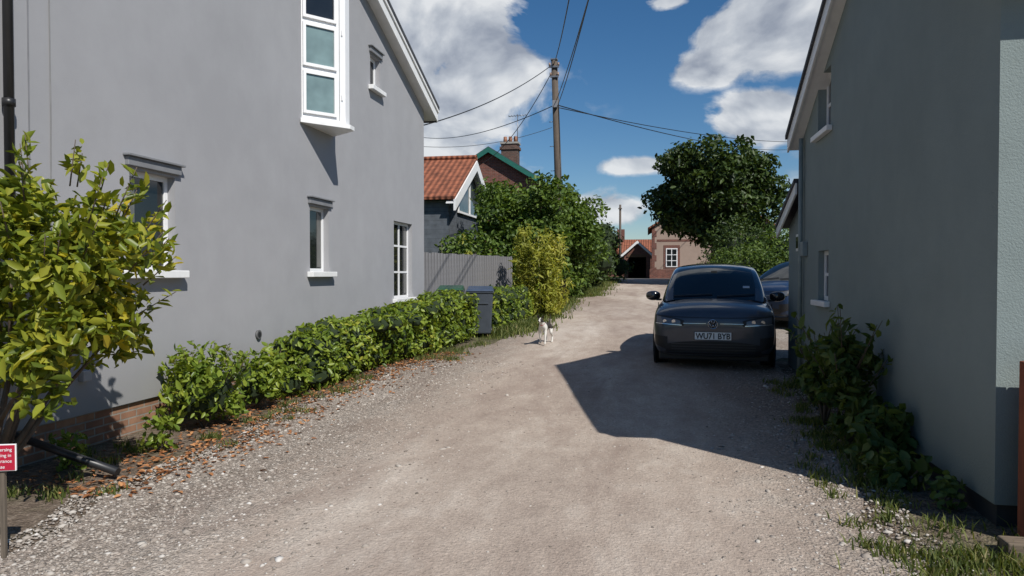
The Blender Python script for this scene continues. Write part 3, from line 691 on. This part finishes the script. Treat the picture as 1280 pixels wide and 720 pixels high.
tree('horse_chestnut_tree',3.6,39.5,5.85,3.6,3.1,100,.8,29000,.26,f_dark,7,.35,extra=[(3.6,39.5,5.7,2.6,2.6,2.3)],inner=.22,lump=.22)
bush('yew_bush',4.2,32.5,2.3,3.1,8500,.15,.07,f_dark,61,True,30,.38)
bush('box_bush',3.3,26.0,1.75,1.85,8000,.11,.055,f_lime,62,True,30,.36)
bush('box_bush',6.0,29.5,2.0,3.0,6000,.14,.065,f_tree,63,True,20,.42)
e=empty('distant_trees'); bl=[]
for i in range(150):
    x=-110+g.random()*220; y=95+g.random()*25; h=1.5+g.random()*2.2; bl.append((x,y,1.4+h*.5,4,3,h))
cores('light_block_core',bl,coremat,e,.85); P,O=blob_pts(bl,16000,.12); leaves('leaves',P,O,.85,.5,f_dark,e,.7)
hedge('boundary_hedge',[(6.5,21.5),(6.5,29)],.6,1.6,1.8,3600,.15,.07,f_tree,71)
f_weed=foliage('weed_leaves',(.04,.07,.017),(.085,.135,.032),(.14,.19,.05),.38,.5)
e=bush('tall_nettle_clump',1.85,7.1,.36,1.2,1100,.12,.045,f_weed,81,False,22,.38); shoots(e,1.8,7.1,.36,1.15,16,f_weed,.12,.045,5)
e=bush('tall_nettle_clump',1.82,7.9,.28,1.0,600,.11,.045,f_weed,82,False,14,.4); shoots(e,1.78,7.9,.28,1.0,10,f_weed,.11,.045,6)
bush('leafy_weed',1.9,6.3,.3,.55,300,.12,.07,f_weed,83,False,9,.5)
bush('leafy_weed',1.85,5.75,.24,.32,150,.1,.065,f_weed,84,False,8,.5)
bush('leafy_weed',1.95,9.0,.2,.5,250,.08,.04,f_weed,85,False,8,.5)
bush('leafy_weed',2.0,5.3,.16,.22,90,.07,.04,f_weed,86,False,6,.5)

# ------------------------------------------------------------ wheelie bins
def bin_(x,y,rot,lidc):
    e=empty('wheelie_bin',(x,y,gz(x,y)),(0,0,rot)); bm_=simple('bin_body',(.05,.06,.075),.45); lm=simple('bin_lid',lidc,.4)
    V=[(-.23,-.27,.08),(.23,-.27,.08),(.23,.2,.08),(-.23,.2,.08),(-.28,-.33,.98),(.28,-.33,.98),(.28,.33,.98),(-.28,.33,.98)]
    o=mesh_obj('body',V,BF,bm_,e); m=o.modifiers.new('b','BEVEL'); m.width=.03; m.segments=3
    box('rim',-.3,.3,-.35,.35,.95,.985,bm_,e,.01)
    V=[(-.3,-.37,.988),(.3,-.37,.988),(.3,.34,.99),(-.3,.34,.99),(-.26,-.33,1.03),(.26,-.33,1.03),(.26,.3,1.09),(-.26,.3,1.09)]
    o=mesh_obj('lid',V,BF,lm,e); m=o.modifiers.new('b','BEVEL'); m.width=.012; m.segments=2
    cyl('handle',(-.25,.4,1.0),(.25,.4,1.0),.018,bm_,e)
    for s in (-1,1): cyl('wheel',(s*.2,.24,.1),(s*.26,.24,.1),.1,black,e); box('handle_arm',s*.24-.015,s*.24+.015,.3,.41,.985,1.015,bm_,e)
    box('moulding',-.18,.18,-.335,-.3,.72,.75,bm_,e)
bin_(-3.55,14.95,math.radians(12),(.04,.06,.1)); bin_(-4.25,15.1,math.radians(12),(.02,.07,.035))

# ------------------------------------------------------------ sign
sg=empty('red_notice_sign',(0,0,0)); sp_=at(0,573,3.95)
sg.location=(sp_.x,sp_.y,0); sg.rotation_euler=(0,0,YAW+.15)
red=simple('sign_red',(.42,.015,.04),.35); 
box('board',-.105,.072,-.006,.006,sp_.z-.075,sp_.z+.075,white,sg,.002); box('face',-.1,.067,-.0085,-.0062,sp_.z-.07,sp_.z+.07,red,sg)
box('stake',-.02,.005,.007,.03,-.1,sp_.z+.05,wood('stake_wood',(.15,.12,.09)),sg)
for i,s in enumerate(['No reversing','or turning in','this entrance','please']):
    cu=bpy.data.curves.new('lettering','FONT'); cu.body=s; cu.size=.026; cu.align_x='CENTER'; cu.extrude=.0006
    o=bpy.data.objects.new('lettering',cu); col.objects.link(o); cu.materials.append(white); o.parent=sg
    o.location=(-.016,-.0095,sp_.z+.037-i*.032); o.rotation_euler=(math.radians(90),0,0)

# ------------------------------------------------------------ cars
def car(loc,rot,paintc,roofc,tag,coat=.9):
    e=empty('parked_car',loc,rot)
    pm_,nt,b=new_mat('paint'+tag); o_=objc(nt)
    nt.links.new(ramp(nt,noise(nt,o_,3,3,.6),[(.3,tuple(x*.9 for x in paintc)),(.7,tuple(x*1.1 for x in paintc))]),b.inputs['Base Color'])
    b.inputs['Metallic'].default_value=.35; b.inputs['Roughness'].default_value=.4; b.inputs['Coat Weight'].default_value=coat; b.inputs['Coat Roughness'].default_value=.06
    roofm=simple('roof'+tag,roofc,.15,0,.8); gl=glass_mat('car_glass'+tag,(.008,.011,.012),.02); trim=simple('trim'+tag,(.012,.012,.013),.5)
    gl.node_tree.nodes['Principled BSDF'].inputs['Specular IOR Level'].default_value=.5
    chrome=simple('chrome'+tag,(.6,.6,.62),.2,.9,var=.02); lens=glass_mat('lens'+tag,(.16,.17,.19),.08)
    # blunt, upright nose with a short steep bonnet
    S=[(0,.66,.28,.64,.70),(.02,.78,.24,.73,.80),(.08,.85,.2,.81,.885),(.22,.89,.18,.88,.955),(.45,.9,.17,.92,1.0),(.85,.905,.17,.955,1.045),(1.3,.905,.17,.975,1.055),
       (2.5,.905,.17,.98,1.05),(3.6,.9,.18,1.0,1.05),(4.05,.86,.24,1.0,1.04),(4.22,.76,.3,.95,.98),(4.26,.6,.36,.86,.9)]
    V=[];Fc=[];M=15
    for (y,w,zb,zs,zt) in S:
        half=[(0,zb),(.8*w,zb),(.97*w,zb+.08),(w,(zb+zs)/2),(.985*w,zs-.07),(.93*w,zs),(.55*w,zt-.012),(0,zt)]
        ring=half+[(-p[0],p[1]) for p in half[-2:0:-1]]
        M=len(ring); V+=[(p[0],y,p[1]) for p in ring]
    for i in range(len(S)-1):
        for j in range(M):
            k=(j+1)%M; Fc.append((i*M+j,i*M+k,(i+1)*M+k,(i+1)*M+j))
    Fc.append(tuple(range(M))[::-1]); Fc.append(tuple((len(S)-1)*M+j for j in range(M)))
    bd=mesh_obj('body',V,Fc,pm_,None,True); fixn(bd); m=bd.modifiers.new('s','SUBSURF'); m.levels=2; m.render_levels=2
    G=[(.78,.74,.98,.72,1.0,1.02),(1.12,.83,.98,.75,1.18,1.225),(1.45,.84,.98,.715,1.35,1.41),(1.75,.84,.98,.685,1.475,1.54),(2.3,.84,.98,.665,1.53,1.59),
       (3.2,.82,.98,.64,1.51,1.565),(3.75,.79,.98,.61,1.4,1.45),(4.14,.72,.98,.58,1.06,1.08)]
    V=[];mi=[];Fc=[]
    for (y,bw,bz,rw_,rz,cz) in G:
        h=[(bw,bz),(bw*.55+rw_*.45,(bz+rz)/2),(rw_+.012,rz-.03),(rw_-.045,rz+.012),(.3,cz-.006),(0,cz)]
        V+=[(p[0],y,p[1]) for p in h]+[(-p[0],y,p[1]) for p in h[-2::-1]]
    M=11
    for i in range(len(G)-1):
        for j in range(M-1):
            Fc.append((i*M+j,i*M+j+1,(i+1)*M+j+1,(i+1)*M+j)); jj=min(j,M-2-j)
            if jj<=1: mm=1 if i in(1,2,4,5) else (0 if i in (0,6) else 2)
            elif jj==2: mm=3 if i>0 else 0
            else: mm=1 if i<3 else (3 if i<6 else 1)
            mi.append(mm)
    gh=mesh_obj('greenhouse',V,Fc,pm_,e,True); fixn(gh)
    for mm in (gl,trim,roofm): gh.data.materials.append(mm)
    for p,q_ in zip(gh.data.polygons,mi): p.material_index=q_
    m=gh.modifiers.new('s','SUBSURF'); m.levels=2; m.render_levels=2
    dg=bpy.context.evaluated_depsgraph_get(); bvh=BVHTree.FromObject(bd,dg); bvg=BVHTree.FromObject(gh,dg)
    bd.parent=e
    def hit(x,z,tree=bvh):
        r=tree.ray_cast(Vector((x,-3,z)),Vector((0,1,0))); return (r[0],r[1]) if r[0] else (None,None)
    def patch_(name,x0,x1,zt,zb,mat,off=.006,nx=16,nz=5,tree=bvh):
        V=[]
        for i in range(nx+1):
            x=x0+(x1-x0)*i/nx
            for j in range(nz+1):
                f=j/nz; z=zb(i/nx)*(1-f)+zt(i/nx)*f
                p,n_=hit(x,z,tree)
                if p is None: p=Vector((x,.3,z)); n_=Vector((0,-1,0))
                V.append(p-Vector((0,off,0))+n_*off*.6*(1 if n_.y<0 else -1))
        Fc=[(i*(nz+1)+j,(i+1)*(nz+1)+j,(i+1)*(nz+1)+j+1,i*(nz+1)+j+1) for i in range(nx) for j in range(nz)]
        return mesh_obj(name,V,Fc,mat,e,True)
    barm=simple('bar'+tag,(.05,.05,.052),.35)
    for s in (-1,1):
        X=lambda a:s*a
        patch_('headlight_housing',X(.42),X(.85),lambda t:.745+.075*t**.7,lambda t:.665+.0*t+.03*t,trim,.006)
        patch_('headlight_lens',X(.47),X(.82),lambda t:.737+.062*t**.7,lambda t:.684+.025*t,lens,.011)
        patch_('daytime_strip',X(.45),X(.83),lambda t:.681+.024*t,lambda t:.669+.024*t,chrome,.015,nz=1)
        for k_ in (.57,.70):
            p,_=hit(X(k_),.725)
            if p: cyl('projector',p+Vector((0,-.004,.005)),p+Vector((0,-.02,.005)),.028,chrome,e,seg=12)
        patch_('light_bar',X(.1),X(.43),lambda t:.706,lambda t:.700,chrome,.006,nz=1)
        patch_('intake_fin',X(.66),X(.85),lambda t:.50+.02*t,lambda t:.30+.08*t,trim,.006)
        patch_('bonnet_gap',X(.0),X(.76),lambda t:.795+.02*t*t-.004,lambda t:.787+.02*t*t-.004,trim,.004,nz=1,nx=24)
    patch_('lower_grille',-.68,.68,lambda t:.44-.05*abs(2*t-1)**3,lambda t:.28,trim,.008,nx=24)
    for k_ in (.32,.36,.40): patch_('grille_bar',-.6,.6,lambda t:k_+.004,lambda t:k_-.004,barm,.016,nx=20,nz=1)
    patch_('lower_lip',-.78,.78,lambda t:.265,lambda t:.25,trim,.006,nz=1)
    p,_=hit(0,.52); yb=p.y if p else 0
    box('number_plate_backing',-.27,.27,yb-.02,yb+.03,.462,.583,trim,e,.004)
    box('number_plate',-.26,.26,yb-.026,yb-.0205,.467,.578,simple('plate'+tag,(.88,.88,.86),.4,var=.01),e)
    cu=bpy.data.curves.new('plate_characters','FONT'); cu.body='WU71 BYB' if tag=='a' else 'AV18 KDN'; cu.size=.12; cu.align_x='CENTER'; cu.extrude=.001; cu.offset=.0028
    o=bpy.data.objects.new('plate_characters',cu); col.objects.link(o); cu.materials.append(black); o.parent=e; o.location=(0,yb-.028,.481); o.rotation_euler=(math.radians(90),0,0); o.scale=(.86,1,1)
    p,n_=hit(0,.69); yb2=(p.y if p else .02)-.014
    bpy.ops.mesh.primitive_torus_add(major_radius=.066,minor_radius=.007,major_segments=32,minor_segments=8,location=(0,yb2,.695),rotation=(math.radians(90),0,0))
    o=bpy.context.object; o.name='badge_ring'; o.parent=e; o.data.materials.append(chrome)
    cyl('badge_disc',(0,yb2+.03,.695),(0,yb2+.001,.695),.064,trim,e,seg=28)
    for (xa,za,xb,zb_) in [(-.026,.052,0,.004),(.026,.052,0,.004),(-.052,.022,-.024,-.05),(.052,.022,.024,-.05),(-.024,-.05,0,-.008),(.024,-.05,0,-.008)]:
        cyl('badge_stroke',(xa,yb2-.003,.695+za),(xb,yb2-.003,.695+zb_),.006,chrome,e,seg=8)
    for s,x0,x1 in ((1,.05,.62),(1,-.62,-.02)):
        pts=[]
        for i in range(9):
            x=x0+(x1-x0)*i/8; z=1.05+.03*(i/8); 
            r=bvg.ray_cast(Vector((x,-3,z+.01)),Vector((0,1,0)))
            if r[0]: pts.append(r[0]+Vector((0,-.015,.008)))
        if len(pts)>2: tube('wiper',pts,.008,trim,e)
    r=bvg.ray_cast(Vector((0,-3,1.44)),Vector((0,1,0)))
    if r[0]: box('mirror_housing',-.05,.05,r[0].y-.012,r[0].y+.0,1.41,1.46,trim,e,.004)
    r=bvg.ray_cast(Vector((.5,-3,1.2)),Vector((0,1,0)))
    if r[0]: o=box('windscreen_sticker',-.05,.05,-.001,.001,-.03,.03,simple('sticker'+tag,(.5,.55,.6)),e); o.location=r[0]+Vector((0,-.006,.004)); o.rotation_euler=(-math.radians(58),0,0)
    for s in (-1,1):
        bpy.ops.mesh.primitive_uv_sphere_add(segments=20,ring_count=12,location=(0,0,0)); o=bpy.context.object; o.name='door_mirror'
        for v in o.data.vertices:
            x,y,z=v.co; v.co=(s*.98+x*.12,1.22+y*.07+(abs(x)*.02),1.05+math.copysign(abs(z)**.7,z)*.08)
        for p_ in o.data.polygons: p_.use_smooth=True
        o.data.materials.append(roofm); o.parent=e
        box('mirror_arm',s*.84,s*.93,1.2,1.25,.97,1.0,trim,e,.005)
        for yw in (.82,3.58):
            cyl('wheel_arch',(s*.86,yw,.35),(s*.905+s*.006,yw,.35),.385,trim,e,seg=40)
            tw=cyl('tyre',(s*.70,yw,.335),(s*.915,yw,.335),.335,simple('tyre'+tag,(.018,.018,.018),.8),e,seg=40); m=tw.modifiers.new('b','BEVEL'); m.width=.03; m.segments=3; m.limit_method='ANGLE'
            cyl('rim',(s*.9,yw,.335),(s*.921,yw,.335),.24,simple('rim'+tag,(.3,.3,.31),.3,.8),e,seg=32)
            for k_ in range(5):
                a=k_*math.tau/5+.3; cyl('rim_gap',(s*.919,yw+math.cos(a)*.15,.335+math.sin(a)*.15),(s*.9225,yw+math.cos(a)*.15,.335+math.sin(a)*.15),.05,trim,e,seg=12)
        box('tail_light',s*.5,s*.8,4.12,4.2,.85,.98,simple('tail'+tag,(.3,.01,.01),.2),e,.02)
        for y in (1.35,2.35,3.2): box('door_gap',s*.897,s*.909,y-.003,y+.003,.35,.93,trim,e)
        box('side_skirt',s*.86,s*.912,1.25,3.15,.17,.27,trim,e,.01)
    box('underbody',-.8,.8,.2,4.0,.13,.3,trim,e,.02)
    return e
def place(X,Y,rz): 
    z0=gz(X,Y+.8); z1=gz(X,Y+3.6); return (X,Y,z0-.8*(z1-z0)/2.8+.012),(math.atan2(z1-z0,2.8),0,rz)
l,r=place(.95,10.9,math.radians(-5.5)); car(l,r,(.052,.06,.076),(.01,.011,.015),'a',.7)
l=(2.45,17.2,gz(3,17.8)+.02); r=(math.radians(1.2),math.radians(-1.5),math.radians(-48)); car(l,r,(.014,.035,.085),(.012,.025,.05),'b',.5)

# ------------------------------------------------------------ dog
def dog(x,y):
    e=empty('small_dog',(x,y,gz(x,y)+.012),(0,0,math.radians(-8)))
    pts=[(0,.2,.355,.062),(0,.06,.355,.06),(0,-.1,.345,.074),(0,-.19,.36,.07),(0,-.26,.425,.046),(0,-.315,.485,.05),(0,-.345,.495,.05),(0,-.40,.472,.028),(0,-.445,.465,.022)]
    E=[(i,i+1) for i in range(8)]
    def chain(root,ps):
        last=root
        for p in ps:
            pts.append(p); E.append((last,len(pts)-1)); last=len(pts)-1
    chain(3,[(.06,-.19,.29,.034),(.068,-.245,.155,.02),(.068,-.265,.035,.018),(.068,-.295,.018,.02)])
    chain(3,[(-.06,-.18,.29,.034),(-.068,-.145,.16,.02),(-.068,-.105,.05,.018),(-.068,-.135,.022,.019)])
    chain(0,[(.065,.19,.29,.046),(.075,.13,.21,.03),(.075,.245,.135,.018),(.075,.21,.03,.018),(.075,.18,.017,.02)])
    chain(0,[(-.065,.22,.29,.046),(-.075,.2,.2,.03),(-.075,.32,.135,.018),(-.075,.33,.035,.018),(-.075,.3,.018,.02)])
    chain(0,[(0,.28,.395,.02),(0,.325,.45,.014),(0,.34,.52,.01),(0,.325,.57,.006)])
    me=bpy.data.meshes.new('body'); me.from_pydata([p[:3] for p in pts],E,[]); o=bpy.data.objects.new('body',me); col.objects.link(o); o.parent=e
    m=o.modifiers.new('k','SKIN'); m.use_smooth_shade=True
    sv=me.skin_vertices[0].data
    for i,p in enumerate(pts): sv[i].radius=(p[3],p[3]); sv[i].use_root=(i==0)
    m=o.modifiers.new('s','SUBSURF'); m.levels=2; m.render_levels=2
    mt,nt,b=new_mat('dog_fur'); oc=objc(nt); sp=N(nt,'ShaderNodeSeparateXYZ'); nt.links.new(oc,sp.inputs[0])
    nn=noise(nt,oc,9,2)
    ax=math_(nt,'ABSOLUTE',sp.outputs[0])
    head=math_(nt,'MULTIPLY',math_(nt,'GREATER_THAN',sp.outputs[2],.44),math_(nt,'MULTIPLY',math_(nt,'GREATER_THAN',ax,.011),math_(nt,'MULTIPLY',math_(nt,'LESS_THAN',sp.outputs[1],-.25),math_(nt,'GREATER_THAN',sp.outputs[1],-.42))))
    sad=math_(nt,'MULTIPLY',math_(nt,'GREATER_THAN',sp.outputs[1],-.14),math_(nt,'GREATER_THAN',math_(nt,'ADD',sp.outputs[2],math_(nt,'MULTIPLY',nn,.12)),.34))
    f=math_(nt,'MAXIMUM',head,sad)
    nt.links.new(mix(nt,f,(.6,.58,.54),(.03,.024,.02)),b.inputs['Base Color']); b.inputs['Roughness'].default_value=.85; bump(nt,b,noise(nt,oc,160,2),.5,.004)
    me.materials.append(mt)
    dk=simple('dog_dark',(.02,.016,.014),.5)
    for s in (-1,1):
        mesh_obj('ear',[(s*.015,-.325,.535),(s*.058,-.315,.51),(s*.052,-.335,.595),(s*.03,-.295,.53),(s*.075,-.36,.56)],[(0,1,2),(1,3,2),(3,0,2),(0,3,1),(1,2,4)],dk,e)
        bpy.ops.mesh.primitive_uv_sphere_add(segments=10,ring_count=8,radius=.008,location=(s*.025,-.388,.503)); q=bpy.context.object; q.name='eye'; q.parent=e; q.data.materials.append(dk)
    bpy.ops.mesh.primitive_uv_sphere_add(segments=10,ring_count=8,radius=.013,location=(0,-.468,.47)); q=bpy.context.object; q.name='nose'; q.parent=e; q.data.materials.append(dk)
    tube('collar',[(math.cos(a)*.05,-.245+math.sin(a)*.04,.41+math.sin(a)*.03) for a in [i*math.tau/16 for i in range(17)]],.007,simple('collar_red',(.3,.02,.02)),e)
dog(-1.98,13.9)

# ------------------------------------------------------------ light
sd=Vector((1,-1.03,1.48)).normalized()
sl_=bpy.data.lights.new('sun','SUN'); sl_.energy=5; sl_.angle=math.radians(.53); sl_.color=(1,.965,.905)
so=bpy.data.objects.new('sun',sl_); col.objects.link(so); so.rotation_euler=sd.to_track_quat('Z','Y').to_euler(); so.location=(10,-10,20)
w=bpy.data.worlds.new('World'); scn.world=w; w.use_nodes=True; nt=w.node_tree; nt.nodes.clear()
out=N(nt,'ShaderNodeOutputWorld'); sky=N(nt,'ShaderNodeTexSky'); sky.sky_type='NISHITA'; sky.sun_disc=False
sky.sun_elevation=math.asin(sd.z); sky.sun_rotation=math.atan2(sd.x,sd.y); sky.altitude=100; sky.air_density=1.0; sky.dust_density=.25; sky.ozone_density=4
bg=N(nt,'ShaderNodeBackground'); bg.inputs[1].default_value=.08
hsv=N(nt,'ShaderNodeHueSaturation'); hsv.inputs['Saturation'].default_value=1.24; nt.links.new(sky.outputs[0],hsv.inputs['Color']); nt.links.new(hsv.outputs[0],bg.inputs[0])
D=N(nt,'ShaderNodeTexCoord').outputs['Generated']
def vdot(vec,c):
    n=N(nt,'ShaderNodeVectorMath',operation='DOT_PRODUCT'); nt.links.new(vec,n.inputs[0]); n.inputs[1].default_value=tuple(c); return n.outputs['Value']
def skydir(px,py):
    a=(px-640)/F; return Vector((a*CY-SY,a*SY+CY,(343-py)/F)).normalized()
clouds=[(560,30,95,55,1),(610,95,60,48,1),(955,35,92,52,1),(885,82,42,24,.9),(945,150,56,32,1.1),
        (795,208,42,10,.7),(755,262,55,22,.7),(835,4,34,12,.8),(300,120,300,120,1),(1500,100,300,90,1),(640,-500,260,120,1)]
mask=None
for (px,py,a,b_,st) in clouds:
    c=skydir(px,py); rr=c.cross(Vector((0,0,1))).normalized(); uu=rr.cross(c)
    sb=N(nt,'ShaderNodeVectorMath',operation='SUBTRACT'); nt.links.new(D,sb.inputs[0]); sb.inputs[1].default_value=tuple(c)
    cb=N(nt,'ShaderNodeCombineXYZ')
    nt.links.new(vdot(sb.outputs[0],rr*(F/a)),cb.inputs[0]); nt.links.new(vdot(sb.outputs[0],uu*(F/b_)),cb.inputs[1]); nt.links.new(vdot(sb.outputs[0],c*(F/a)),cb.inputs[2])
    ln_=N(nt,'ShaderNodeVectorMath',operation='LENGTH'); nt.links.new(cb.outputs[0],ln_.inputs[0])
    q=math_(nt,'MULTIPLY',math_(nt,'SUBTRACT',1.15,ln_.outputs['Value']),st)
    mask=q if mask is None else math_(nt,'MAXIMUM',mask,q)
mp=N(nt,'ShaderNodeMapping'); nt.links.new(D,mp.inputs[0]); mp.inputs['Scale'].default_value=(1,1,1.5)
n1=noise(nt,mp.outputs[0],8,7,.58,.3)
dens=math_(nt,'ADD',math_(nt,'MULTIPLY',mask,.8),math_(nt,'MULTIPLY',math_(nt,'SUBTRACT',n1,.5),2.3))
dens=math_(nt,'MULTIPLY',math_(nt,'MULTIPLY',dens,1.7,True),math_(nt,'ADD',math_(nt,'MULTIPLY',mask,4),1.4,False),True)
mp2=N(nt,'ShaderNodeMapping'); nt.links.new(D,mp2.inputs[0]); mp2.inputs['Scale'].default_value=(1,1,1.5); mp2.inputs['Location'].default_value=(.02,.0,-.04)
n3=noise(nt,mp2.outputs[0],8,3,.58,.3)
shade=math_(nt,'ADD',math_(nt,'MULTIPLY',math_(nt,'SUBTRACT',n1,n3),2.2),.55,True)
cc=ramp(nt,shade,[(.15,(.36,.40,.48)),(.5,(.60,.64,.70)),(.85,(.9,.92,.94))])
bg2=N(nt,'ShaderNodeBackground'); nt.links.new(cc,bg2.inputs[0]); bg2.inputs[1].default_value=.88
ms=N(nt,'ShaderNodeMixShader'); nt.links.new(math_(nt,'MULTIPLY',dens,.93),ms.inputs[0]); nt.links.new(bg.outputs[0],ms.inputs[1]); nt.links.new(bg2.outputs[0],ms.inputs[2]); nt.links.new(ms.outputs[0],out.inputs[0])
